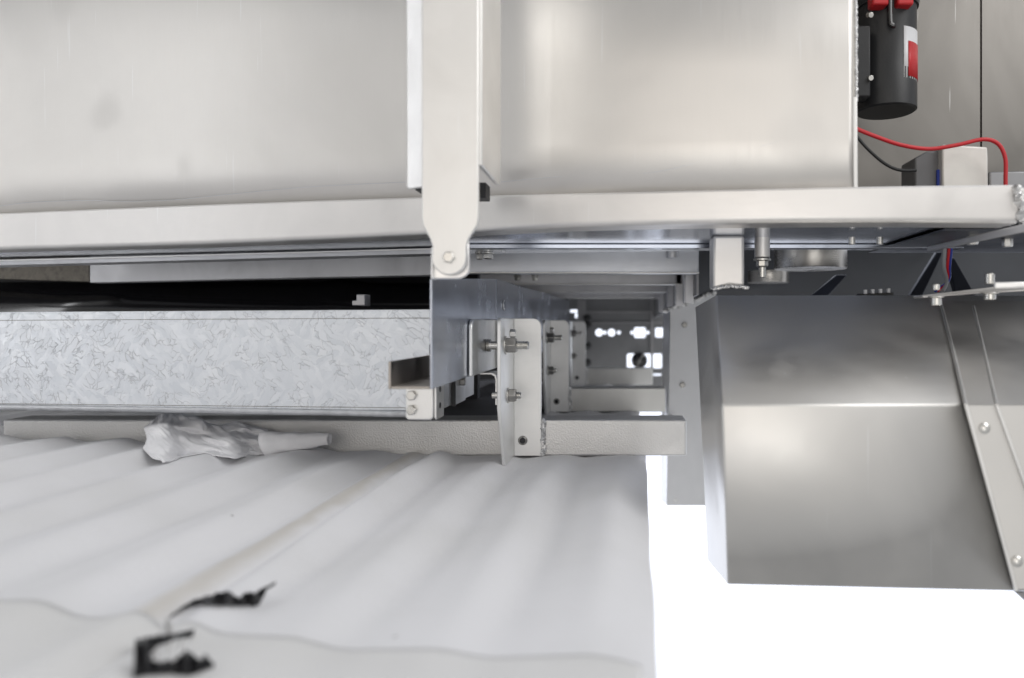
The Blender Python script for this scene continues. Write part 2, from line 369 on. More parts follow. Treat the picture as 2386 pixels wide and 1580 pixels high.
# underside closes the slab
low = {}
for j in range(NY+1):
    for i in (0, NX): low[(j, i)] = bm.verts.new((g[j][i].co.x, g[j][i].co.y, -.175))
for i in range(1, NX):
    for j in (0, NY): low[(j, i)] = bm.verts.new((g[j][i].co.x, g[j][i].co.y, -.175))
for j in range(NY):
    for i in (0, NX): bm.faces.new((g[j][i], g[j+1][i], low[(j+1, i)], low[(j, i)]))
for i in range(NX):
    for j in (0, NY): bm.faces.new((g[j][i], g[j][i+1], low[(j, i+1)], low[(j, i)]))
tag(obj('foam_sheet', bm, M_foam, sm=True), 'wide white ribbed packing foam lying under the metal beams, stained along one crease', 'packing foam')
bm = new(); g = []
for j in range(31):
    row = []
    for i in range(241):
        X = -.75+(.75+.008)*i/240
        yf = interp(X, [(-.75, .405), (-.30, .352), (-.10, .325), (.02, .312)])+.006*noise.noise(Vector((X*5, 0, 0)))
        Y = lerp(.17, yf, j/30)
        row.append(bm.verts.new((X, Y, film_z(X, Y, j/30))))
    g.append(row)
for j in range(30):
    for i in range(240): bm.faces.new((g[j][i], g[j][i+1], g[j+1][i+1], g[j+1][i]))
tag(obj('film_layer', bm, M_foam2, sm=True, solid=.0006), 'cream protective film covering the nearest strip of the ribbed foam', 'film')

# ------------------------------------------------------------------ crossbeams
BX0, BX1, BZ0, BZ1 = -.681, .069, -.1448, -.105
def crossbeam(Y, mat, label, x0=BX0, weld=True):
    th = thing('crossbeam', label, 'beam', (-.1237, Y, BZ0), 'crossbeams under the machine')
    bm = new(); box(bm, x0, BX1, Y, Y+.04, BZ0, BZ1); obj('tube', bm, mat, th, bev=.0022, segs=3)
    bm = new(); blob(bm, [(-.0885, Y-.001, BZ0+.002), (-.0885, Y-.001, BZ1-.001)], .0033, int(Y*100)); obj('weld_bead', bm, M_weld, th, sm=True)
    return th
crossbeam(.80, M_beam, 'near grey crossbeam lying on the foam behind the cloth')
crossbeam(1.20, M_plainbeam, 'smooth middle crossbeam ending at the white post', x0=-.122)
crossbeam(1.73, M_plainbeam, 'farthest stained crossbeam below the punched back plate', x0=-.122)

# ------------------------------------------------------------------ bolted angle brackets
def bracket(Y0, label):
    X0 = -.1237; th = thing('angle_bracket', label, 'bracket', (X0, Y0, BZ0), 'angle brackets bolted above the crossbeams')
    t = .004
    # front flange, facing the camera, rounded top right corner
    x0, x1, zt, zb = X0+t, -.0898, .0062, -.1440; r = .009
    pts = [Vector((x0, Y0-t, zb)), Vector((x1, Y0-t, zb))]
    for k in range(7):
        a = math.pi/2*k/6; pts.append(Vector((x1-r+r*math.cos(a), Y0-t, zt-r+r*math.sin(a))))
    pts.append(Vector((x0, Y0-t, zt)))
    bm = new(); slab(bm, pts, t-.0003); obj('front_flange', bm, M_brk, th, bev=.0006)
    # side leg towards the camera, tapering at the foot
    a = Y0-.088; r = .007
    prof = [(Y0-.0003, zb-.001), (Y0-.050, zb-.001), (Y0-.058, zb), (a, -.083)]
    for k in range(7):
        q = math.pi/2*k/6; prof.append((a+r-r*math.cos(q), zt-r+r*math.sin(q)))
    prof.append((Y0-.0003, zt))
    bm = new(); slab(bm, [Vector((X0, y, z)) for y, z in prof], (t, 0, 0)); obj('side_leg', bm, M_brk, th, bev=.0008)
    # bolts through the leg
    for n_, (dy, z, rr, le, hh) in enumerate(((-.062, -.0215, .0084, .013, .0105), (-.046, -.0737, .0072, .0055, .008))):
        y = Y0+dy; xs = X0+t
        bm = new(); hexa(bm, (xs+.0012, y, z), (1, 0, 0), rr, hh, .26); nut = obj('nut', bm, M_boltd, th, bev=.0004)
        bm = new(); rod(bm, (xs, y, z), (xs+.0014, y, z), rr*1.12, 28); obj('washer', bm, M_bolt, nut, bev=.0002)
        bm = new(); pr = []; s = -.016; r0 = rr*.52
        pr.append((-.016, r0*.9)); pr.append((hh+.001, r0*.9)); s = hh+.001
        while s < hh+le:
            pr += [(s, r0*.84), (s+.0006, r0), (s+.0009, r0)]; s += .0015
        pr.append((s+.0005, r0*.7))
        lathe(bm, (xs, y, z), (1, 0, 0), pr, 24); obj('bolt', bm, M_bolt, nut, sm=True)
        if n_ == 0:
            bm = new(); hexa(bm, (xs+.005, y-.001, z+.012), (1, 0, 0), .0045, .006); obj('nut', bm, M_bolt, th, bev=.0003)
    # bolt end in the front flange
    c = Vector((-.110, Y0-t, -.127))
    bm = new()
    for i in range(20):
        a0 = 2*math.pi*i/20; a1 = 2*math.pi*(i+1)/20
        q = []
        for (aa, ro, yy) in ((a0, .0052, 0), (a1, .0052, 0), (a1, .0036, -.0012), (a0, .0036, -.0012)):
            q.append(bm.verts.new(c+Vector((ro*math.cos(aa), yy-.0002, ro*math.sin(aa)))))
        bm.faces.new(q)
    obj('collar', bm, M_boltd, th, sm=True)
    bm = new(); rod(bm, c+Vector((0, -.0004, 0)), c+Vector((0, -.0022, 0)), .0032, 20); obj('bolt_end', bm, M_blackgloss, th, bev=.0004)
    return th
b0 = bracket(.80, 'nearest upright angle bracket with two nuts, its foot on the foam')
for Y, lb in ((1.20, 'second angle bracket, half hidden behind the nearest one'), (1.73, 'third and farthest angle bracket, dark and mostly hidden')):
    c_ = copy_tree(b0); c_.location.y = Y; c_['label'] = lb

# ------------------------------------------------------------------ near channel (web, bottom flange, lip) running into the machine
def channel(name, label, y0, y1, mat, z0, z1):
    th = thing(name, label, 'channel', (-.148, y0, -.051))
    bm = new(); t = .0022
    slab(bm, [Vector(p) for p in ((-.148, y0, -.0505), (-.148, y0, z0), (-.148, y1, z1), (-.148, y1, -.0505))], (-t, 0, 0))
    obj('web', bm, mat, th, bev=.0007)
    bm = new(); box(bm, -.1802, -.148-t-.0001, y0, y1, -.0505, -.0505+t); obj('bottom_flange', bm, M_dkal, th, bev=.0006)
    bm = new(); box(bm, -.1824, -.1803, y0, y1, -.0505, -.029); obj('lip', bm, M_dkal, th, bev=.0006)
    return th
M_dkal = metal('oily_mill_aluminium', (.50, .46, .42), .34, .14, 25, (1, 1, 1), dirt=.2)
ch = channel('mounting_channel', 'near blue grey open channel with its cut end under the hanging strap', .565, .845, M_chan, .035, .0525)
channel('rear_channel', 'far dark channel running back behind the upright brackets', .850, 2.0, M_chan, .0525, .0645)
bm = new(); th = ch
c = P(1173, 711, 1.0); c.x = -.1478
tm = thing('inspection_stud', 'small round pale stud in the channel side above the nearest bracket', 'rivet', (-.1478, .898, .0233))
bm = new(); rod(bm, (-.1478, .898, .0233), (-.1466, .898, .0233), .0064, 28); obj('rim', bm, M_lug, tm, bev=.0003)
bm = new(); rod(bm, (-.1466, .898, .0233), (-.1459, .898, .0233), .0044, 28); obj('center', bm, M_chan, tm, bev=.0002)
# mating angle on the channel
th = thing('mating_angle', 'short bright angle plate fixed on the channel beside the nearest bracket', 'bracket', (-.146, .76, -.05))
bm = new(); r = .010; x = -.1474; prof = [(.826, -.0500), (.826, .0055)]
for k in range(7):
    q = math.pi/2*k/6; prof.append((.693+r-r*math.sin(q), .0045-r+r*math.cos(q)))
prof.append((.693, -.0500))
slab(bm, [Vector((x, y, z)) for y, z in prof], (.0036, 0, 0)); obj('side_leg', bm, M_tab, th, bev=.0012, segs=3)
bm = new(); box(bm, -.1437, -.1302, .8225, .8262, -.0495, .0053); obj('rear_leg', bm, M_tab, th, bev=.0008)
bm = new(); rod(bm, (-.1437, .765, -.0225), (-.139, .765, -.0225), .0066, 24); rod(bm, (-.139, .765, -.0225), (-.131, .765, -.0225), .0042, 24); obj('bolt', bm, M_boltd, th, bev=.0005)
# small curved clip under it
th = thing('curved_clip', 'thin curved white clip between the channel end and the bracket leg', 'clip', (-.135, .80, -.09))
bm = new(); pts = []
prof = [(-.156, -.0525), (-.143, -.0525), (-.1385, -.0545), (-.1368, -.059), (-.1368, -.088)]
inn = [(-.1392, -.088), (-.1392, -.0600), (-.1400, -.0570), (-.1435, -.0549), (-.156, -.0549)]
slab(bm, [Vector((a, .79, z)) for a, z in prof+inn], .03); obj('strip', bm, M_tab, th, bev=.0005)

# ------------------------------------------------------------------ galvanised beam
GY0, GY1 = .765, .680
def G(px, py, off=0): Y = lerp(GY0, GY1, px/1008); return P(px, py, Y+off)
th = thing('galvanized_beam', 'wide spangled galvanized steel beam with a bolted corner cap', 'beam', G(500, 960))
bm = new(); slab(bm, [G(-260, 732), G(1009, 724), G(1009, 958), G(-260, 940)], .0025); obj('face_plate', bm, M_galv, th, bev=.0008)
# folded lip: small step line and rolled lower edge
bm = new(); tube(bm, [G(-260, 945, -.001), G(400, 954, -.001), G(1005, 966, -.001)], .0032, 14, 2); obj('rolled_edge', bm, metal('galvanised_edge', (.62, .63, .65), .35, .15, 60, dirt=.15), th, sm=True)
bm = new(); slab(bm, [G(-260, 729, .0005), G(1009, 721, .0005), G(1009, 727, .0005), G(-260, 735, .0005)], .05); obj('top_flange', bm, M_galv, th, bev=.0006)
bm = new(); tube(bm, [G(-260, 748, -.0001), G(1005, 741, -.0001)], .00035, 6, 1); tube(bm, [G(-260, 938, -.0001), G(1005, 951, -.0001)], .0004, 6, 1); obj('crease_line', bm, M_boltd, th)
# end return running into the machine
e0 = G(1009, 724); xe = e0.x+.0012; ye = e0.y
bm = new(); slab(bm, [Vector((xe, ye, P(0, 905, .68).z)), Vector((xe, ye, -.0830)), Vector((xe, .86, -.0830)), Vector((xe, .86, -.0500))], (-.0024, 0, 0))
M_galv2 = metal('plain_zinc_sheet', (.64, .645, .65), .36, .14, 22, dirt=.15); obj('end_return', bm, M_galv2, th, bev=.0005)
# little square slot near the end
bm = new(); pslab(bm, [(1000, 803, .6785), (1010, 803, .6785), (1010, 826, .6785), (1000, 826, .6785)], .001); obj('slot', bm, M_cav, th)
cap = thing('corner_cap', 'light grey corner cap with two hexagon bolts on the beam end', 'end cap', P(975, 980, .672))
bm = new(); pslab(bm, [(944, 895, .6725), (1010, 895, .6725), (1010, 972, .6725), (1004, 979, .6725), (950, 979, .6725), (944, 973, .6725)], .0035)
obj('front_plate', bm, M_tab, cap, bev=.0014, segs=3)
xr = P(1010, 0, .6725).x+.0003
bm = new(); slab(bm, [Vector((xr, .6735, -.056)), Vector((xr, .6735, -.0868)), Vector((xr, .676, -.0884)), Vector((xr, .7020, -.0884)), Vector((xr, .7020, -.056))], (.0022, 0, 0)); obj('side_plate', bm, M_tab, cap, bev=.0006)
for z in (-.0612, -.0765):
    bm = new(); rod(bm, (xr+.0019, .6865, z), (xr+.0026, .6865, z), .0028, 16); obj('dark_hole', bm, M_cav, cap)
for py in (921, 955):
    c = P(960, py, .6722)
    bm = new(); hexa(bm, c, (0, -1, 0), .0050, .0042, .35); obj('bolt', bm, M_bolt, cap, bev=.0004)
# second joint further along the return
th = thing('splice_plate', 'small grey splice plate with one bolt behind the corner cap', 'plate', (xe, .76, -.08))
bm = new(); box(bm, xe+.0002, xe+.0032, .752, .800, -.0835, -.050); obj('plate', bm, M_galv2, th, bev=.0006)
bm = new(); box(bm, xe+.0002, xe+.0036, .748, .7515, -.0845, -.050); obj('dark_gap', bm, M_cav, th)
bm = new(); hexa(bm, (xe+.0034, .775, -.0605), (1, 0, 0), .0052, .005); obj('bolt', bm, M_boltd, th, bev=.0004)
th = tag(obj('shade_tray', (lambda bm: (box(bm, -.60, -.128, .86, 1.65, -.1385, -.1335), bm)[1])(new()), M_dark, bev=.001), 'dark tray added on the foam behind the corner cap, deepening the shade there', 'tray')  # dark sheet added where the foam lies in shade

# ------------------------------------------------------------------ big upper tank panel with folded lower edge
YB = [(-300, .885), (0, .842), (480, .757), (960, .690), (1340, .636), (1640, .612), (1990, .600), (2386, .602), (2700, .60)]
def panY(px): return smooth(px, YB)
def bot(px): return smooth(px, [(-300, 592), (0, 581), (480, 568), (960, 547), (1340, 528), (1640, 521), (1990, 517), (2386, 519), (2700, 519)])
def rtop(px): return smooth(px, [(-300, 510), (0, 498), (480, 478), (980, 461), (1340, 452), (1990, 437), (2386, 432), (2700, 430)])
tank = thing('tank', 'large upper tank of brushed aluminium sheet with a folded lower edge', 'tank', (-.2, .8, .084))
cols = list(range(-300, 1991, 30))+[1990]; cols = sorted(set(cols))
bm = new(); rows = []
for px in cols:
    Y = panY(px); rows.append([bm.verts.new(P(px, y, Y)+Vector((0, .0045 if k else .0045, 0))) for k, y in enumerate((rtop(px)+6, rtop(px)-120, 150, -250))])
for a, b_ in zip(rows, rows[1:]):
    for k in range(3): bm.faces.new((a[k], b_[k], b_[k+1], a[k+1]))
# dents: slight waviness
obj('side_sheet', bm, M_panel, tank, sm=True, solid=.002)
bm = new(); rows = []
cols2 = sorted(set(list(range(-300, 2401, 30))+[2372]))
cols2 = [c for c in cols2 if c <= 2372]
for px in cols2:
    Y = panY(px); zt = P(px, rtop(px), Y).z; zb = P(px, bot(px), Y).z; x = P(px, 0, Y).x; r = .005
    prof = [(Y+.012, zt+.0002), (Y+.0012, zt), (Y, zt-.0014)]
    for k in range(7):
        a = math.pi/2*k/6; prof.append((Y+r-r*math.cos(a), zb+r-r*math.sin(a)))
    prof += [(Y+.03, zb), (Y+.03, zb+.002)]
    rows.append([bm.verts.new((x, y, z)) for y, z in prof])
for a, b_ in zip(rows, rows[1:]):
    for k in range(len(a)-1): bm.faces.new((a[k], b_[k], b_[k+1], a[k+1]))
obj('lower_edge', bm, M_rail, tank, sm=True, solid=.0012)
# underside, mirror like
bm = new()
xa = P(-300, 0, .885).x; za = .0835
und = [(P(px, 0, panY(px)).x, panY(px)+.03) for px in range(-300, 2401, 90)]
pts = [Vector((x, y, .0850)) for x, y in und]+[Vector((.45, .80, .0850)), Vector((xa, .98, .0850))]
slab(bm, pts, (0, 0, .003)); obj('underside', bm, M_under, tank)
bm = new(); box(bm, .28, .95, .636, .836, .0815, .0832); obj('dark_reflection_plate', bm, M_cav2, tank)  # dark plate added so the upper housing face reflects less light
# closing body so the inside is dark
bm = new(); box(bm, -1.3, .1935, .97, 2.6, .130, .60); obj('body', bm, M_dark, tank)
bm = new(); box(bm, .190, .1925, .605, .97, .108, .60); obj('end_sheet', bm, M_recess, tank)
bm = new(); blob(bm, [P(1994, -60, .6055), P(1995, 232, .6055)], .0013, 5, .3); obj('weld_bead', bm, M_weld, tank, sm=True)
bm = new(); pslab(bm, [(1987, 225, .603), (1998, 225, .603), (2000, 440, .603), (1989, 440, .603)], .006); obj('edge_trim', bm, M_strap, tank, bev=.001)
# corner weld at the far right of the edge
bm = new(); blob(bm, [P(2372, 440, .60), P(2384, 470, .60), P(2380, 512, .60)], .0048, 9); obj('corner_weld', bm, M_weld, tank, sm=True)
# tape line across the sheet
tl = [(-40, 500-12), (60, 474), (200, 468), (280, 470), (400, 467), (520, 456), (700, 438), (880, 428), (960, 425)]
bm = new(); tube(bm, [P(x, y-1+2*noise.noise(Vector((x*.03, 0, 0))), panY(x)+.0037) for x, y in tl], .00032, 6, 8)
tube(bm, [P(x, y, panY(x)+.0037) for x, y in [(1168, 424), (1300, 412), (1500, 404), (1620, 380), (1760, 345), (1850, 318)]], .0003, 6, 6)
obj('film_seam', bm, M_mid, tank, sm=True)

# ------------------------------------------------------------------ hanging strap
YS = .545
th = thing('hanging_strap', 'tall aluminium hanging strap in front of the tank, narrowing to a rounded lug', 'strap', P(1046, 640, YS))
w0, w1 = 983, 1120
out = [(983, -260), (1115, -260), (1115, 505), (1113, 523), (1092, 556), (1087, 572), (1087, 598)]
for k in range(1, 13):
    a = math.pi*k/12*.98; out.append((1046+41*math.cos(a), 600+41*math.sin(a)))
out += [(1006, 598), (1007, 572), (1001, 556), (984, 523), (982, 505)]
bm = new(); pslab(bm, [(x, y, YS) for x, y in out], .004); obj('web', bm, M_strap, th, bev=.001)
bm = new(); x = P(1117, 0, YS).x
r = .008; zb = P(0, 432, YS*1.15).z; prof = [(YS+.0035, .45), (YS+.0035, zb)]
for k in range(7):
    a = math.pi/2*k/6; prof.append((.632-r+r*math.sin(a), zb+r-r*math.cos(a)))
prof.append((.632, .45))
slab_pts = [Vector((x-.003, y, z)) for y, z in prof]; slab(bm, slab_pts, (.0045, 0, 0)); obj('side_leg', bm, M_strap, th, bev=.0015, segs=3)
# left outward flange, slightly bent back
bm = new(); a0 = P(983, -260, YS+.001); 
fl = [P(984, -260, YS+.001), P(984, 436, YS+.001)]
for k in range(6):
    a = math.pi/2*k/5; fl.append(P(946+9-9*math.sin(a), 440-9+9*math.cos(a), YS+.0085))
fl.append(P(946, -260, YS+.0085)); slab(bm, fl, (.0008, .003, 0)); obj('side_flange', bm, M_lug, th, bev=.0008)
c = P(1047, 600, YS)
bm = new(); hexa(bm, c, (0, -1, 0), .0047, .0042, .1); obj('bolt', bm, M_bolt, th, bev=.0004)
bm = new(); rod(bm, P(1141, 415, .615)+Vector((.0, 0, 0)), P(1141, 415, .615)+Vector((.0018, 0, 0)), .001, 10); obj('rivet', bm, M_boltd, th)
lug = thing('lug_plate', 'bright white lug plate bolted behind the rounded end of the strap', 'plate', P(1050, 648, .5535))
bm = new(); o2 = [(1008, 560), (1092, 560), (1094, 625)]
for k in range(1, 8):
    a = math.pi/2*k/7; o2.append((1094-30*(1-math.cos(a)), 624+26*math.sin(a)))
o2 += [(1009, 650)]
pslab(bm, [(x, y, .5535) for x, y in o2], .004); obj('plate', bm, M_lug, lug, bev=.001)
bm = new(); pslab(bm, [(1004, 575, .549), (1009, 575, .549), (1009, 650, .549), (1003, 650, .549)], .012); obj('folded_edge', bm, M_lug, lug, bev=.001)
th = thing('dark_block', 'small dark block between the strap and the tank edge', 'spacer', P(1125, 460, .62))
bm = new(); pslab(bm, [(1098, 425, .622), (1132, 425, .622), (1132, 461, .622), (1098, 461, .622)], .02); obj('block', bm, M_cav, th, bev=.0005)  # near black block behind the right leg of the strap
th = thing('dark_corner_block', 'small dark block peeping out below the left flange of the strap', 'spacer', P(975, 444, .60))
bm = new(); pslab(bm, [(962, 425, .62), (1000, 425, .62), (1000, 444, .62), (968, 444, .62)], .02); obj('block', bm, M_cav, th, bev=.0005)  # near black block behind the left flange of the strap

# ------------------------------------------------------------------ left dark cavity
th = thing('slim_flange', 'slim dark angle with a bright thin edge under the tank', 'angle', P(500, 600, .9))
bm = new(); pslab(bm, [(-250, 612, .98), (1040, 577, .80), (1040, 581, .80), (-250, 616, .98)], .03); obj('bright_edge', bm, M_strap, th, bev=.0003)
bm = new(); pslab(bm, [(-250, 616.6, .981), (1040, 581.5, .801), (1040, 590, .801), (-250, 625, .981)], .03); obj('lower_face', bm, M_mid, th)
th = thing('cavity_rail', 'long grey rail with stained left end inside the dark gap', 'rail', P(500, 640, 1.03))
bm = new(); pslab(bm, [(209, 612, 1.06), (700, 600, 1.0), (1040, 588, .96), (1040, 641, .96), (700, 648, 1.0), (209, 659, 1.06)], .02); obj('main_face', bm, M_mid, th, bev=.001)
bm = new(); pslab(bm, [(-250, 622, 1.12), (208, 612, 1.062), (208, 657, 1.062), (-250, 642, 1.12)], .02)
obj('stained_face', bm, metal('stained_steel', (.26, .24, .21), .45, .2, 90, dirt=.6), th, bev=.001)
bm = new(); pslab(bm, [(560, 593, .998), (640, 591, .995), (640, 600, .995), (560, 602, .998)], .002); 
obj('shim', bm, M_mid, th)
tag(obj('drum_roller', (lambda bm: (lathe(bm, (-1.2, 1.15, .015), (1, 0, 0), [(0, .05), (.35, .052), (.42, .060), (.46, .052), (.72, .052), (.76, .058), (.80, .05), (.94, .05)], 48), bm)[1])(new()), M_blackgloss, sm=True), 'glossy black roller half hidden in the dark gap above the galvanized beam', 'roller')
tag(obj('cavity_blackout_wall', (lambda bm: (box(bm, -1.3, -.26, 1.30, 1.32, -.16, .128), box(bm, -.9, -.153, 2.01, 2.03, -.2, .128), bm)[-1])(new()), M_cav), 'black back wall added to keep the gap left of the channel dark', 'wall')  # black boxes added to shut out the bright background
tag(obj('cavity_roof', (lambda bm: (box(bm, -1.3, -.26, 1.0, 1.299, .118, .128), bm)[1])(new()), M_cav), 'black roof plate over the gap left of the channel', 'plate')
bm = new(); pslab(bm, [(830, 686, .90), (850, 686, .90), (850, 712, .90), (820, 712, .90), (820, 700, .90), (830, 700, .90)], .02)
tag(obj('mounting_block', bm, M_mid, bev=.001), 'small pale block sitting on the top edge of the galvanized beam', 'block')

# ------------------------------------------------------------------ ceiling crossbars
lab = ['nearest ceiling crossbar, widest and brightest of the four', 'second ceiling crossbar from the front', 'third ceiling crossbar from the front', 'farthest ceiling crossbar near the punched plate']
for i, (Y, lb) in enumerate(zip((.95, 1.22, 1.52, 1.86), lab)):
    th = thing('ceiling_crossbar', lb, 'crossbar', (-.03, Y, .0665), 'crossbars under the tank')
    bm = new(); box(bm, -.24, .098, Y, Y+.03, .0665, .1175); obj('bar', bm, M_mid if i else metal('near_crossbar_steel', (.62, .64, .68), .33, .08, 10, dirt=.08), th, bev=.0015)
    bm = new(); box(bm, -.24, .098, Y-.006, Y-.0003, .0655, .0672); obj('bottom_lip', bm, M_strap, th, bev=.0004)
th = thing('roof_ledge', 'polished ledge strip under the tank reflecting the bright hall', 'ledge', (0, .78, .081))
bm = new(); box(bm, -.20, .36, .772, .785, .0800, .0846); obj('ledge', bm, M_under, th, bev=.0006)
bm = new(); box(bm, -.20, .36, .7855, .949, .097, .118); obj('roof_plate', bm, M_under, th)
# bolts below ledge
def hang_bolt(px, py, Y, r, h, label, grp='bolts hanging under the tank', mat=M_bolt, shank=None):
    th = thing('hanging_bolt', label, 'bolt', P(px, py, Y), grp)
    c = P(px, py, Y); bm = new(); rod(bm, c, c+Vector((0, 0, .002)), r*1.25, 24); obj('washer', bm, mat, th, bev=.0003)
    bm = new(); hexa(bm, c-Vector((0, 0, .0002)), (0, 0, -1), r, h, .2); obj('head', bm, mat, th, bev=.0004)
    if shank:
        bm = new(); rod(bm, c+Vector((0, 0, .0021)), c+Vector((0, 0, shank)), r*.9, 20); obj('spacer', bm, mat, th, bev=.0004)
    return th
hang_bolt(1138, 592, .84, .0062, .0055, 'hexagon bolt under the tank just right of the strap lug', shank=.012)
hang_bolt(1118, 592, .87, .0045, .0065, 'narrow bolt beside the lug, left of the hexagon bolt', shank=.02, mat=M_boltd)
hang_bolt(1247, 645, 1.22, .0052, .006, 'small bolt below the first ceiling crossbar', shank=.006)
hang_bolt(1206, 645, 1.22, .0052, .006, 'small dark bolt left of the one below the first crossbar', mat=M_boltd, shank=.006)
th = thing('round_spacer', 'round grey spacer hanging from the roof near the right wall', 'spacer', P(1567, 600, 1.0))
bm = new(); lathe(bm, P(1567, 601, .93), (0, 0, 1), [(0, .0072), (.0008, .0076), (.02, .0070)], 28); obj('body', bm, M_mid, th, sm=True)
bm = new(); slab(bm, [P(1096, 540, .74), P(1104, 540, .74), P(1172, 583, .80), P(1172, 588, .80)], (0, .01, .001))
tag(obj('brace_strip', bm, M_strap, bev=.0006), 'thin slanting brace strip right of the strap lug', 'brace')

# ------------------------------------------------------------------ punched back plate with real holes
def punched(name, label, Y, x0, x1, y0, y1, holes, m, thick=.003):
    cu = bpy.data.curves.new(name, 'CURVE'); cu.dimensions = '2D'; cu.fill_mode = 'BOTH'; cu.extrude = thick/2
    def spl(pts):
        s = cu.splines.new('POLY'); s.points.add(len(pts)-1); s.use_cyclic_u = True
        for p, (px, py) in zip(s.points, pts):
            v = P(px, py, Y); p.co = (v.x, v.z, 0, 1)
    spl([(x0, y0), (x1, y0), (x1, y1), (x0, y1)])
    for h in holes: spl(h)
    tmp = bpy.data.objects.new('tmp', cu); S.collection.objects.link(tmp)
    dg = bpy.context.evaluated_depsgraph_get(); me = bpy.data.meshes.new_from_object(tmp.evaluated_get(dg))
    bpy.data.objects.remove(tmp)
    for v in me.vertices: v.co = Vector((v.co.x, Y-v.co.z, v.co.y))
    me.materials.clear(); me.materials.append(m); o = bpy.data.objects.new(name, me); S.collection.objects.link(o)
    return o
def circ(cx, cy, r, ry=None, n=22): return [(cx+r*math.cos(2*math.pi*i/n), cy+(ry or r)*math.sin(2*math.pi*i/n)) for i in range(n)]
def rrect(x0, x1, y0, y1, r=3):
    o = []
    for cx, cy, a0 in ((x1-r, y1-r, 0), (x0+r, y1-r, 90), (x0+r, y0+r, 180), (x1-r, y0+r, 270)):
        for k in range(5): a = math.radians(a0+22.5*k); o.append((cx+r*math.cos(a), cy+r*math.sin(a)))
    return o
holes = [circ(1396, 775, 8.5), circ(1409, 775, 4), circ(1425, 775, 8.5), circ(1442, 775, 4), circ(1473, 775, 4),
         rrect(1478, 1504, 763, 787), circ(1509, 775, 4), rrect(1527, 1546, 764, 786), rrect(1461, 1519, 824, 858, 5), rrect(1522, 1542, 824, 858, 3),
         rrect(1329, 1362, 722, 728, 2), rrect(1340, 1347, 729.5, 741, 2), rrect(1521, 1541, 871, 875, 1)]
M_back = plain('back_plate_grey', (.22, .225, .235), .45, metallic=.5)
bp_ = punched('punched_plate', '', 2.4, 1130, 1640, 640, 960, holes, M_back)
tag(bp_, 'dark back plate punched with a row of round and square holes', 'plate')
for py, d in ((752, .003), (727, .012)):
    bm = new(); pslab(bm, [(1365, py-2, 2.39-d), (1545, py-2, 2.39-d), (1545, py+2, 2.39-d), (1365, py+2, 2.39-d)], .008)
    obj('rib', bm, M_dark, bp_, bev=.0006)
bm = new(); pslab(bm, [(1516, 690, 2.38), (1522, 690, 2.38), (1522, 897, 2.38), (1516, 897, 2.38)], .01); obj('upright_rib', bm, M_dark, bp_, bev=.0006)
th = thing('caster', 'round black wheel in front of the bright opening at the back', 'caster', P(1490, 860, 2.3))
bm = new(); lathe(bm, P(1490, 840, 2.3), (0, 1, 0), [(0, .018), (.004, .0255), (.03, .0255), (.034, .02)], 40); obj('tyre', bm, M_blackgloss, th, sm=True)
bm = new(); tube(bm, [P(1484, 856, 2.296), P(1490, 840, 2.294), P(1500, 825, 2.296)], .0014, 8, 4); obj('spoke', bm, M_bolt, th, sm=True)
bm = new(); pslab(bm, [(1365, 858, 2.2), (1365, 690, 2.2), (1345, 690, 2.2), (1345, 858, 2.2)], .01)
th = thing('knob_column', 'dark upright strip with four round knobs left of the punched plate', 'strip', P(1366, 860, 2.2)); obj('strip', bm, M_dark, th, bev=.0008)
for py in (742, 758, 806, 845):
    bm = new(); lathe(bm, P(1367, py, 2.197), (.3, -1, 0), [(0, .012), (.012, .012), (.018, .006)], 20); obj('knob', bm, M_black, th, sm=True)

# ------------------------------------------------------------------ right inner side wall with fins
th = thing('inner_side_wall', 'dark inner side wall with upright fins receding at the right of the tunnel', 'wall', (.1, 1.6, .03))
bm = new(); slab(bm, [Vector((.100, 1.0, .118)), Vector((.100, 2.39, .118)), Vector((.100, 2.39, .02)), Vector((.100, 1.0, .040))], (.003, 0, 0)); obj('sheet', bm, M_dark, th)
for k, Y in enumerate((1.04, 1.22, 1.45, 1.78)):
    bm = new(); box(bm, .088, .0998, Y, Y+.002, .03, .1 if k else .095); box(bm, .086, .0878, Y, Y+.018, .03, .1 if k else .095)
    obj('fin', bm, M_mid, th, bev=.0005)

# ------------------------------------------------------------------ white post
th = thing('white_post', 'pale grey folded post right of the crossbeam ends', 'post', P(1600, 1178, 1.245))
bm = new(); pslab(bm, [(1561, 722, 1.245), (1612, 703, 1.245), (1668, 682, 1.245), (1668, 1178, 1.245), (1554, 1178, 1.245)], .003); obj('front_plate', bm, M_post, th, bev=.001)
bm = new(); slab(bm, [P(1560, 723, 1.246), P(1553.5, 1177, 1.246), P(1540, 1165, 1.27), P(1540, 1060, 1.50), P(1545, 728, 1.50)], (.002, 0, 0)); obj('side_return', bm, M_lug, th, bev=.0008)
for px, py in ((1595, 757), (1590, 897)):
    bm = new(); hexa(bm, P(px, py, 1.2447), (0, -1, 0), .0052, .004, .3); s_ = obj('screw', bm, M_boltd, th, bev=.0005)
bm = new(); rod(bm, P(1574, 1165, 1.2449), P(1574, 1165, 1.2438), .0036, 20); obj('hole_disc', bm, plain('hole_white', (.9, .9, .9), .4), th)  # white disc standing in for a hole in the post
bm = new(); blob(bm, [P(1548, 724, 1.243), P(1585, 712, 1.243), P(1612, 702, 1.243), P(1664, 682, 1.243)], .004, 3); obj('weld_bead', bm, M_weld, th, sm=True)
bm = new(); blob(bm, [P(1545, 977, 1.22), P(1562, 976, 1.22)], .006, 8); obj('corner_weld', bm, M_weld, th, sm=True)

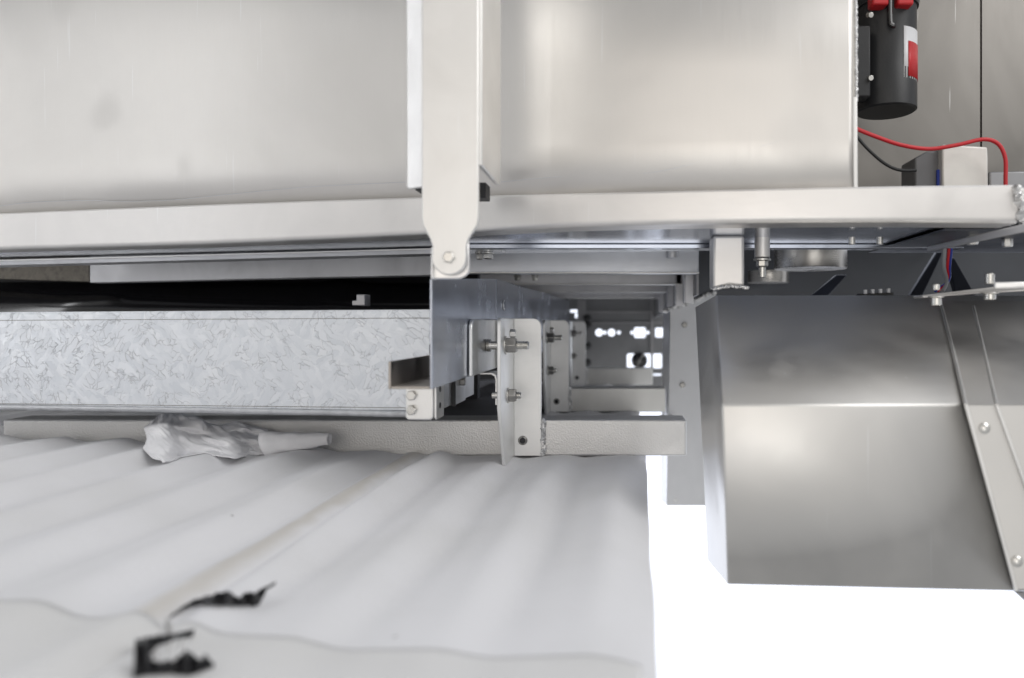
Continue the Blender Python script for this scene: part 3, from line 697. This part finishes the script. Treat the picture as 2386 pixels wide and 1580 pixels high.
# ------------------------------------------------------------------ stainless housing at the right
def H(px, py, Y): return P(px, py, Y)
th = thing('steel_housing', 'big folded stainless steel housing at lower right with chamfered corner', 'housing', P(2000, 1370, .55))
YF = .55
A = [H(1668, 690, .74), H(2480, 690, .74)]; Bc = [H(1683, 944, YF), H(2480, 944, YF)]
Cc = [H(1697, 1360, YF), H(2480, 1378, YF)]
Lt = H(1622, 716, .86); Lm = H(1634, 944, .68); Ll = H(1651, 1305, .66)
bm = new(); V = {k: bm.verts.new(v) for k, v in dict(a0=A[0], a1=A[1], b0=Bc[0], b1=Bc[1], c0=Cc[0], c1=Cc[1]).items()}
bm.faces.new((V['a0'], V['b0'], V['b1'], V['a1'])); bm.faces.new((V['b0'], V['c0'], V['c1'], V['b1']))
lt, lm, ll = (bm.verts.new(v) for v in (Lt, Lm, Ll))
bm.faces.new((V['a0'], lt, lm, V['b0'])); bm.faces.new((V['b0'], lm, ll, V['c0']))
# soften the folds
bmesh.ops.bevel(bm, geom=[e_ for e_ in bm.edges if len(e_.link_faces) == 2], offset=.0016, segments=3, affect='EDGES', profile=.5)
obj('front_shell', bm, M_house, th, sm=True, solid=.0015)
bm = new(); face(bm, [Lt, A[0], A[1], P(2480, 690, .95), P(1622, 716, .95)]); obj('top_plate', bm, M_dark, th, solid=.001)
def YH(py): return .3199/(.4705+(py-755)/1700)-.005
# diagonal overlapping plate
bm = new(); pslab(bm, [(2192, 702, YH(702)), (2480, 702, YH(702)), (2480, 944, .5440), (2253, 944, .5440)], .002)
pslab(bm, [(2253, 944.3, .5450), (2480, 944.3, .5450), (2480, 1376, .5450), (2366, 1373, .5450)], .003)
dp = thing('diagonal_plate', 'slanting overlap plate with two screws at the right edge of the housing', 'plate', P(2380, 1370, .545)); obj('plate', bm, M_house, dp)
for pts in (((2190, 700, YH(700)), (2222, 822, YH(822)), (2251, 944, .544), (2310, 1160, .544), (2368, 1376, .544)),
            ((2268, 715, YH(715)), (2300, 850, YH(850)), (2322, 944, .544), (2400, 1160, .544))):
    bm = new(); pp = [P(*p) for p in pts]
    for a, b_ in zip(pp, pp[1:]): rod(bm, a, b_, .0015, 12)
    obj('rolled_seam', bm, M_strap, dp, sm=True)
for px, py in ((2294, 998), (2370, 1308)):
    bm = new(); c = P(px, py, .5448); lathe(bm, c, (0, -1, 0), [(0, .0042), (.0008, .0042), (.002, .0026), (.0024, .001)], 20); sc = obj('screw', bm, M_bolt, dp, sm=True)
# smooth skirt corner below
bm = new(); pslab(bm, [(2366, 1380, .546), (2480, 1384, .546), (2480, 1480, .546), (2386, 1398, .546)], .003); obj('lower_tab', bm, M_dark, dp)

# ------------------------------------------------------------------ gap below the rail at the right
tag(obj('machine_back_wall', (lambda bm: (box(bm, .104, 1.0, 1.25, 1.26, -.05, .128), bm)[1])(new()), metal('dark_back_sheet', (.10, .105, .115), .3, .1, 6), bev=0), 'dark sheet behind the hoses in the gap at the right', 'wall')
th = thing('upright_tube', 'short upright aluminium tube between tank and housing', 'tube', P(1698, 672, .70))
bm = new(); pslab(bm, [(1661, 548, .70), (1735, 548, .70), (1735, 668, .70), (1700, 664, .70), (1661, 673, .70)], .03); obj('tube', bm, M_rail, th, bev=.003, segs=3)
bm = new(); blob(bm, [P(1664, 673, .700), P(1700, 667, .700), P(1740, 670, .700)], .0018, 4); obj('weld_bead', bm, M_weld, th, sm=True)
th = thing('stepped_bolt', 'long stepped bolt with collar hanging next to the upright tube', 'bolt', P(1776, 645, .72))
c = P(1776, 603, .72)
bm = new(); rod(bm, c+Vector((0, 0, .001)), c+Vector((0, 0, .030)), .0075, 28); obj('sleeve', bm, M_rail, th, bev=.0008)
bm = new(); rod(bm, c, c+Vector((0, 0, -.002)), .0085, 28); obj('washer', bm, M_bolt, th, bev=.0003)
bm = new(); hexa(bm, c+Vector((0, 0, -.0022)), (0, 0, -1), .006, .006); obj('nut', bm, M_bolt, th, bev=.0004)
bm = new(); rod(bm, c+Vector((0, 0, -.0082)), c+Vector((0, 0, -.0185)), .0035, 20); obj('stud', bm, M_bolt, th, bev=.0004)
M_drum = metal('turned_drum', (.60, .58, .55), .22, .05, 30, (1, 1, 30))
def drum(px, y0, y1, w, Y, label):
    c0 = P(px, y1, Y); c1 = P(px, y0, Y); r = w/2/F*Y
    bm = new(); lathe(bm, c0, (0, 0, 1), [(0, r*.99), (.001, r), (c1.z-c0.z, r)], 64)
    tag(obj('drum', bm, M_drum, sm=True), label, 'drum', 'turned drums in the gap')
drum(1888, 570, 627, 165, .98, 'larger turned metal drum in the gap under the tank edge')
drum(1790, 632, 659, 95, 1.12, 'smaller turned drum below and left of the larger one')
th = thing('gap_ledge', 'narrow bright ledge crossing the gap above the larger drum', 'ledge', P(2000, 570, .86))
bm = new(); pslab(bm, [(1745, 562, .84), (2240, 560, .84), (2240, 566, .84), (1745, 568, .84)], .02); obj('ledge', bm, M_strap, th, bev=.0006)
bm = new(); pslab(bm, [(1745, 568.6, .842), (2190, 566.6, .842), (2190, 576, .842), (1745, 576, .842)], .02); obj('lower_face', bm, M_chan, th)
for px in (1985, 2050):
    bm = new(); rod(bm, P(px, 570, .68), P(px, 552, .68), .0030, 20); tag(obj('spacer_pin', bm, M_bolt, bev=.0004), 'pale pin between tank edge and ledge, %s' % ('left of the pair' if px < 2000 else 'right of the pair'), 'pin', 'pins on the ledge')
th = thing('slanting_rail', 'slanting grey rail rising to the right in the gap', 'rail', P(2280, 545, .8))
bm = new(); pslab(bm, [(2168, 572, .70), (2420, 514, .56), (2420, 534, .56), (2168, 586, .70)], .008); obj('rail', bm, M_mid, th, bev=.001)
hang_bolt(2266, 540, .68, .0055, .012, 'bolt under the tank edge left of the corner weld', 'bolts on the slanting rail', shank=.01)
hang_bolt(2347, 556, .70, .0052, .008, 'bolt at the far right below the corner weld', 'bolts on the slanting rail', shank=.004)
# dark struts added for blurred clutter and a slanting shade edge
M_hose = metal('smoked_glossy_rubber', (.035, .038, .048), .34, .08, 10)
for pts, lb in (([(2120, 690, 1.0), (2185, 585, 1.02), (2200, 585, 1.02), (2150, 690, 1.0)], 'larger slanting dark strut added behind the wires as clutter and shade edge'),
                ([(1890, 690, 1.05), (1950, 640, 1.06), (1975, 640, 1.06), (1930, 690, 1.05)], 'smaller slanting dark strut added below the larger drum as clutter and shade edge'),
                ([(2230, 690, .98), (2205, 600, 1.0), (2225, 600, 1.0), (2275, 690, .98)], 'dark strut leaning left, added as clutter just right of the wires')):
    bm = new(); pslab(bm, pts, .012); tag(obj('stand_in_strut', bm, M_hose, bev=.002), lb, 'strut', 'dark struts added for clutter and shade in the gap')
tb = thing('terminal_strip', 'row of four tiny pale terminals on the housing top', 'terminal strip', P(2040, 690, .75))
bm = new(); pslab(bm, [(2004, 684, .765), (2082, 681, .765), (2082, 692, .765), (2004, 692, .765)], .01); obj('base', bm, M_black, tb)
for k, px in enumerate((2014, 2031, 2049, 2068)):
    bm = new(); pslab(bm, [(px, 675-k, .76), (px+7, 675-k, .76), (px+7, 685-k, .76), (px, 685-k, .76)], .004); obj('terminal', bm, M_lbl, tb, bev=.0004)
th = thing('linkage_rod', 'flat bright linkage bar with bolts resting across the housing top', 'linkage', P(2270, 680, .62))
bm = new(); pslab(bm, [(2148, 688, .64), (2420, 657, .60), (2420, 676, .60), (2300, 682, .61), (2148, 694, .64)], .02); obj('bar', bm, M_rail, th, bev=.0015, segs=3)
bm = new(); pslab(bm, [(2318, 657, .595), (2430, 655, .59), (2430, 668, .59), (2318, 673, .595)], .003); obj('end_plate', bm, M_lug, th, bev=.0012)
for px, py, rr, h in ((2306, 662, .0040, .009), (2181, 676, .0030, .005)):
    c = P(px, py, .622); bm = new(); rod(bm, c, c+Vector((0, 0, h)), rr, 20); obj('bolt', bm, M_bolt, th, bev=.0006)
for px, py, rr, h in ((2306, 690, .0048, .003), (2181, 699, .0044, .0045)):
    c = P(px, py, .61); bm = new(); rod(bm, c+Vector((0, 0, .002)), c+Vector((0, 0, .003)), rr*1.5, 20); rod(bm, c-Vector((0, 0, h)), c+Vector((0, 0, .002)), rr, 20); obj('nut', bm, M_bolt, th, bev=.0005)
for nm_, m, off, col in (('grey_wire', M_greywire, 0, 'grey'), ('red_wire', M_redwire, 11, 'red'), ('blue_wire', M_blue, 17, 'blue')):
    bm = new(); tube(bm, [P(2199+off*.8, 505, .78), P(2201+off, 560, .78), P(2199+off*.8, 620, .78), P(2206+off*.2, 655, .77), P(2196-off, 678, .76)], .0016 if off else .0022, 10, 6)
    tag(obj(nm_, bm, m, sm=True), 'thin %s wire dropping from the tank edge to the linkage' % col, 'wire', 'wires at the linkage')

# ------------------------------------------------------------------ recess with motor at top right
M_seam = plain('rusty_seam', (.07, .055, .045), .8)
M_rec = metal('recess_back_sheet', (.25, .238, .222), .30, .10, 6, (8, 8, .5), dirt=.10, wavy=.14, spots=9)
th = thing('recess_sheet', 'brownish grey steel sheet with a vertical seam behind the motor', 'sheet', P(2200, 440, .92))
bm = new(); box(bm, .18, .4495, .92, .923, .108, .60); obj('left_sheet', bm, M_rec, th)
bm = new(); slab(bm, [Vector((.452, .92, .108)), Vector((.75, .918, .108)), Vector((.75, .918, .6)), Vector((.452, .92, .6))], .003); obj('right_sheet', bm, M_rec, th)
bm = new(); box(bm, .4480, .4515, .9235, .926, .108, .60); obj('seam', bm, M_seam, th)
bm = new(); box(bm, .44, .458, .9275, .9295, .108, .60); obj('seam_light_stop', bm, M_seam, th)  # added behind the seam so no bright background shows through
bm = new(); box(bm, .18, .75, .61, .919, .104, .107); obj('floor_sheet', bm, M_rec, th)
mt = thing('electric_motor', 'black cylindrical electric motor with red caps and a red and white sticker', 'motor', P(2062, 270, .80))
c = P(2064, 262, .80); r = .0322
bm = new(); lathe(bm, c, (0, 0, 1), [(0, r*.93), (.0015, r), (.04, r), (.042, r*.985), (.13, r*.985), (.131, r), (.30, r)], 64); obj('housing', bm, M_black, mt, sm=True)
bm = new(); lathe(bm, c+Vector((0, 0, .112)), (0, 0, 1), [(0, r*1.05), (.010, r*1.09), (.04, r*1.09), (.2, r*1.09)], 64); obj('collar', bm, M_black, mt, sm=True)
for px in (2047, 2105):
    bm = new(); c2 = P(px, 10, .765); box(bm, c2.x-.0085, c2.x+.0085, .758, .775, c2.z-.003, c2.z+.06); obj('red_cap', bm, M_red, mt, bev=.002)
def wrap(a0, a1, z0, z1, rr, m, nm):
    bm = new(); ring = []
    for k in range(13):
        a = math.radians(lerp(a0, a1, k/12)); ring.append([bm.verts.new((c.x+rr*math.cos(a), c.y+rr*math.sin(a), z)) for z in (z0, z1)])
    for p, q in zip(ring, ring[1:]): bm.faces.new((p[0], q[0], q[1], p[1]))
    return obj(nm, bm, m, mt, sm=True, solid=.0002)
z0 = P(0, 195, .79).z; z1 = P(0, 78, .79).z
st = wrap(-76, 12, z0, z1, r*.985+.0004, M_lbl, 'sticker')
wrap(-66, 12, z0+.002, lerp(z0, z1, .72), r*.985+.0008, M_red, 'red_panel')
for py in (35, 182):
    bm = new(); rod(bm, P(2023, py, .768), P(2030, py, .760), .0028, 12); obj('terminal_screw', bm, M_bolt, mt, bev=.0004)
bm = new(); q = P(2016, 130, .77); box(bm, q.x-.012, q.x+.004, .764, .785, q.z-.045, q.z+.03); obj('side_box', bm, M_black, mt, bev=.002)
bm = new(); tube(bm, [P(2074, -40, .763), P(2074, 45, .763), P(2078, 58, .763), P(2086, 60, .763)], .0028, 10, 5); obj('cable', bm, M_blackgloss, mt, sm=True)
bm = new(); tube(bm, [P(1990, 298, .74), P(2040, 318, .74), P(2100, 338, .745), P(2165, 347, .75), P(2230, 338, .75), P(2290, 325, .75), P(2325, 335, .75), P(2342, 368, .75), P(2343, 415, .75), P(2343, 440, .75)], .0021, 12, 8)
tag(obj('red_cable', bm, M_redwire, sm=True), 'thick red cable curving below the motor over the pale box', 'cable')
bm = new(); tube(bm, [P(1992, 312, .76), P(2020, 345, .76), P(2060, 380, .76), P(2095, 396, .76), P(2135, 397, .76)], .0017, 12, 8)
tag(obj('black_cable', bm, M_black, sm=True), 'thin black cable sagging from the tank edge to the dark relay', 'cable')
th = thing('relay_box', 'dark grey relay with slanted top beside the pale box', 'relay', P(2165, 430, .78))
bm = new(); pslab(bm, [(2132, 368, .78), (2160, 352, .78), (2192, 350, .78), (2192, 445, .78), (2132, 445, .78)], .04); obj('case', bm, metal('dark_relay_case', (.16, .16, .165), .4, .05, 40, metallic=.3), th, bev=.002)
bm = new(); pslab(bm, [(2184, 395, .777), (2194, 395, .777), (2194, 440, .777), (2184, 440, .777)], .004); obj('blue_strip', bm, M_blue, th, bev=.0005)
bm = new(); pslab(bm, [(2196, 336, .77), (2302, 342, .77), (2304, 445, .77), (2196, 445, .77)], .05)
tag(obj('pale_box', bm, M_whitebox, bev=.002), 'pale square metal box under the red cable', 'box')
tag(obj('dark_footing', (lambda bm: (pslab(bm, [(2306, 400, .80), (2480, 396, .80), (2480, 445, .80), (2306, 445, .80)], .05), bm)[1])(new()), M_dark, bev=.002), 'dark low block at the foot of the red cable', 'block')

# ------------------------------------------------------------------ cloth
CP = [  # columns of fold points (px, py), from the back edge down to the front hem
 [(365,968),(362,978),(350,986),(336,997),(339,1006),(341,1014),(342,1022),(338,1034),(335,1046),(345,1056),(352,1064)],
 [(385,964),(378,974),(366,984),(356,992),(360,1003),(363,1016),(364,1030),(360,1043),(358,1054),(368,1066),(376,1074)],
 [(410,963),(402,972),(392,980),(380,990),(384,1004),(390,1020),(396,1034),(392,1046),(386,1058),(386,1068),(387,1078)],
 [(435,965),(428,972),(420,982),(412,992),(410,1004),(414,1020),(422,1036),(432,1050),(426,1060),(424,1068),(425,1071)],
 [(458,970),(462,974),(464,984),(456,998),(446,1008),(446,1020),(456,1034),(470,1048),(468,1058),(468,1064),(468,1067)],
 [(482,984),(486,990),(492,998),(484,1006),(478,1014),(484,1024),(500,1036),(512,1048),(512,1056),(512,1060),(512,1063)],
 [(515,990),(520,994),(526,1002),(520,1010),(516,1018),(526,1028),(540,1040),(548,1052),(547,1060),(546,1064),(546,1069)],
 [(548,985),(554,990),(560,998),(558,1006),(556,1014),(562,1024),(572,1034),(580,1044),(578,1052),(576,1058),(576,1063)],
 [(580,992),(586,997),(592,1003),(592,1010),(594,1017),(600,1024),(606,1034),(608,1042),(608,1050),(606,1056),(604,1061)],
 [(622,1000),(624,1004),(628,1009),(630,1014),(632,1019),(636,1026),(640,1034),(642,1042),(640,1048),(636,1054),(634,1058)]]
CB = [[0,3,0,6,3,0,0,2,4,2,0],[0,3,-1,8,5,-3,0,6,3,-2,0],[0,3,-2,8,2,-4,6,8,0,-2,0],[0,2,-3,7,-2,3,9,8,-2,-1,0],[2,8,9,8,-3,6,8,7,-2,0,0],
 [0,3,4,5,-3,5,3,8,1,1,0],[0,3,2,-1,5,6,-1,6,3,1,0],[0,4,5,-2,5,8,0,4,2,1,0],[0,3,4,-2,3,8,4,5,4,2,0],[0,1,2,1,2,3,2,2,2,1,0]]
def cat(p0, p1, p2, p3, t): return .5*((2*p1)+(p2-p0)*t+(2*p0-5*p1+4*p2-p3)*t*t+(3*p1-p0-3*p2+p3)*t**3)
CV = []
for cp, cb in zip(CP, CB):
    col = []
    for k, ((px, py), b_) in enumerate(zip(cp, cb)):
        xx = (px-VX)/F*.74; yf = min(.788, -foam_z(xx, .74)*F/(cp[-1][1]-VY))
        col.append(P(px, py, lerp(.790, yf, (k/10)**.9)-b_*.00075))
    CV.append(col)
def csample(u, v):
    def row(c):
        k = min(int(v), 9); t = v-k; g_ = lambda i: c[min(10, max(0, i))]
        return cat(g_(k-1), g_(k), g_(k+1), g_(k+2), t)
    k = min(int(u), 8); t = u-k; g_ = lambda i: row(CV[min(9, max(0, i))])
    return cat(g_(k-1), g_(k), g_(k+1), g_(k+2), t)
bm = new(); vs = []; NU, NV = 150, 80
for j in range(NV+1):
    for i in range(NU+1):
        u = 9*i/NU; v = 10*j/NV; p = csample(u, v)
        w1 = noise.noise(Vector((u*1.3, v*.75-u*.8, 4))); w2 = noise.noise(Vector((u*2.8-v*.3, v*1.5-u*1.2, 9)))
        ed = min(1, j/6, (NV-j)/6)
        p = p+Vector((.2, -.85, .5))*(.0012*(abs(w1)*2-.5)+.0005*w2)*ed+Vector((.0015*w2, 0, .0015*w1))
        p.z = max(p.z, foam_z(p.x, p.y)+.0009); p.y = min(p.y, .797)
        vs.append(bm.verts.new(p))
for j in range(NV):
    for i in range(NU):
        k = j*(NU+1)+i; bm.faces.new((vs[k], vs[k+1], vs[k+NU+2], vs[k+NU+1]))
cl = thing('cotton_cloth', 'crumpled white cloth lying on the foam against the near crossbeam', 'cloth', P(500, 1070, .76))
obj('folds', bm, M_cloth, cl, sm=True, solid=.0008)
bm = new(); prev = None
a = P(618, 1034, .748); b_ = P(768, 1023, .765)
for i in range(25):
    t = i/24; p = a.lerp(b_, t); r = lerp(.0120, .0058, t)*(1+.05*math.sin(t*19)); ring = []
    for k in range(30):
        an = 2*math.pi*k/30; rr = r*(1+.12*noise.noise(Vector((math.cos(an)*2, math.sin(an)*2, t*4)))); 
        ring.append(bm.verts.new(p+Vector((-.004*math.sin(an) if i == 0 else 0, rr*math.cos(an), rr*math.sin(an)))))
    if prev:
        for k in range(30): bm.faces.new((prev[k], prev[(k+1) % 30], ring[(k+1) % 30], ring[k]))
    prev = ring
obj('rolled_end', bm, M_cloth, cl, sm=True, solid=.0008)

# ------------------------------------------------------------------ torn tape scraps on the foam near the camera
def onfoam(px, py, h=0):
    Y = .14*F/(py-VY)
    for _ in range(8):
        X = (px-VX)/F*Y; Y = -(film_z(X, Y, min(1, (Y-.17)/.17)) if Y < .34 else foam_z(X, Y)+.0005)*F/(py-VY)
    v = P(px, py, Y); return v+Vector((0, 0, h))
def ribbon(bm, top, botm):
    a = [bm.verts.new(p) for p in top]; b_ = [bm.verts.new(p) for p in botm]
    for i in range(len(a)-1): bm.faces.new((a[i], a[i+1], b_[i+1], b_[i]))
def rib_px(bm, pts):
    """pts: (px, ytop, ybottom); bottom rests on the foam, top stands at the same distance"""
    top = []; bt = []; fine = []
    for (x0, t0, b0_), (x1, t1, b1) in zip(pts, pts[1:]):
        for k in range(4):
            q = k/4; j = min(3.2, (b0_-t0)*.12)
            fine.append((lerp(x0, x1, q)+random.uniform(-.8, .8), lerp(t0, t1, q)+random.uniform(-j, j), lerp(b0_, b1, q)+random.uniform(-j, j)*.6))
    pts = fine+[pts[-1]]
    for px, yt, yb in pts:
        q = onfoam(px, max(yb, 1400)); Y = q.y-.002
        bt.append(P(px, yb, Y)); top.append(P(px+3, yt, Y+.003+.003*math.sin(px*.2)))
    ribbon(bm, top, bt)
bm = new(); rib_px(bm, [(396, 1432, 1440), (420, 1415, 1424), (450, 1398, 1413), (485, 1386, 1410), (520, 1377, 1411), (540, 1384, 1412), (556, 1394, 1412), (566, 1382, 1412), (582, 1380, 1412), (592, 1384, 1413), (604, 1372, 1409), (620, 1366, 1376), (640, 1356, 1362)])
tag(obj('tape_scrap', bm, M_tape, solid=.0004), 'long torn strip of black tape on the foam, the upper of two', 'tape', 'torn black tape')
tp = thing('tape_loop', 'curled loop of black tape with a clear film inside, nearest to the camera', 'tape', onfoam(400, 1560), 'torn black tape')
bm = new(); rib_px(bm, [(314, 1490, 1516), (335, 1487, 1526), (352, 1484, 1520), (368, 1480, 1504), (400, 1478, 1495), (430, 1470, 1485), (450, 1465, 1482)])
rib_px(bm, [(313, 1500, 1580), (326, 1498, 1578), (338, 1512, 1574), (352, 1532, 1570)])
rib_px(bm, [(322, 1540, 1572), (360, 1542, 1572), (400, 1543, 1569), (420, 1524, 1572), (432, 1514, 1573), (446, 1522, 1572), (462, 1540, 1568), (476, 1522, 1562), (484, 1534, 1558), (496, 1548, 1556)])
obj('black_strip', bm, M_tape, tp, solid=.0005)
bm = new(); rib_px(bm, [(356, 1512, 1540), (380, 1500, 1542), (410, 1490, 1530), (440, 1488, 1520)])
rib_px(bm, [(382, 1440, 1484), (392, 1442, 1482), (402, 1460, 1482)]); obj('clear_film', bm, M_film, tp, solid=.0003)
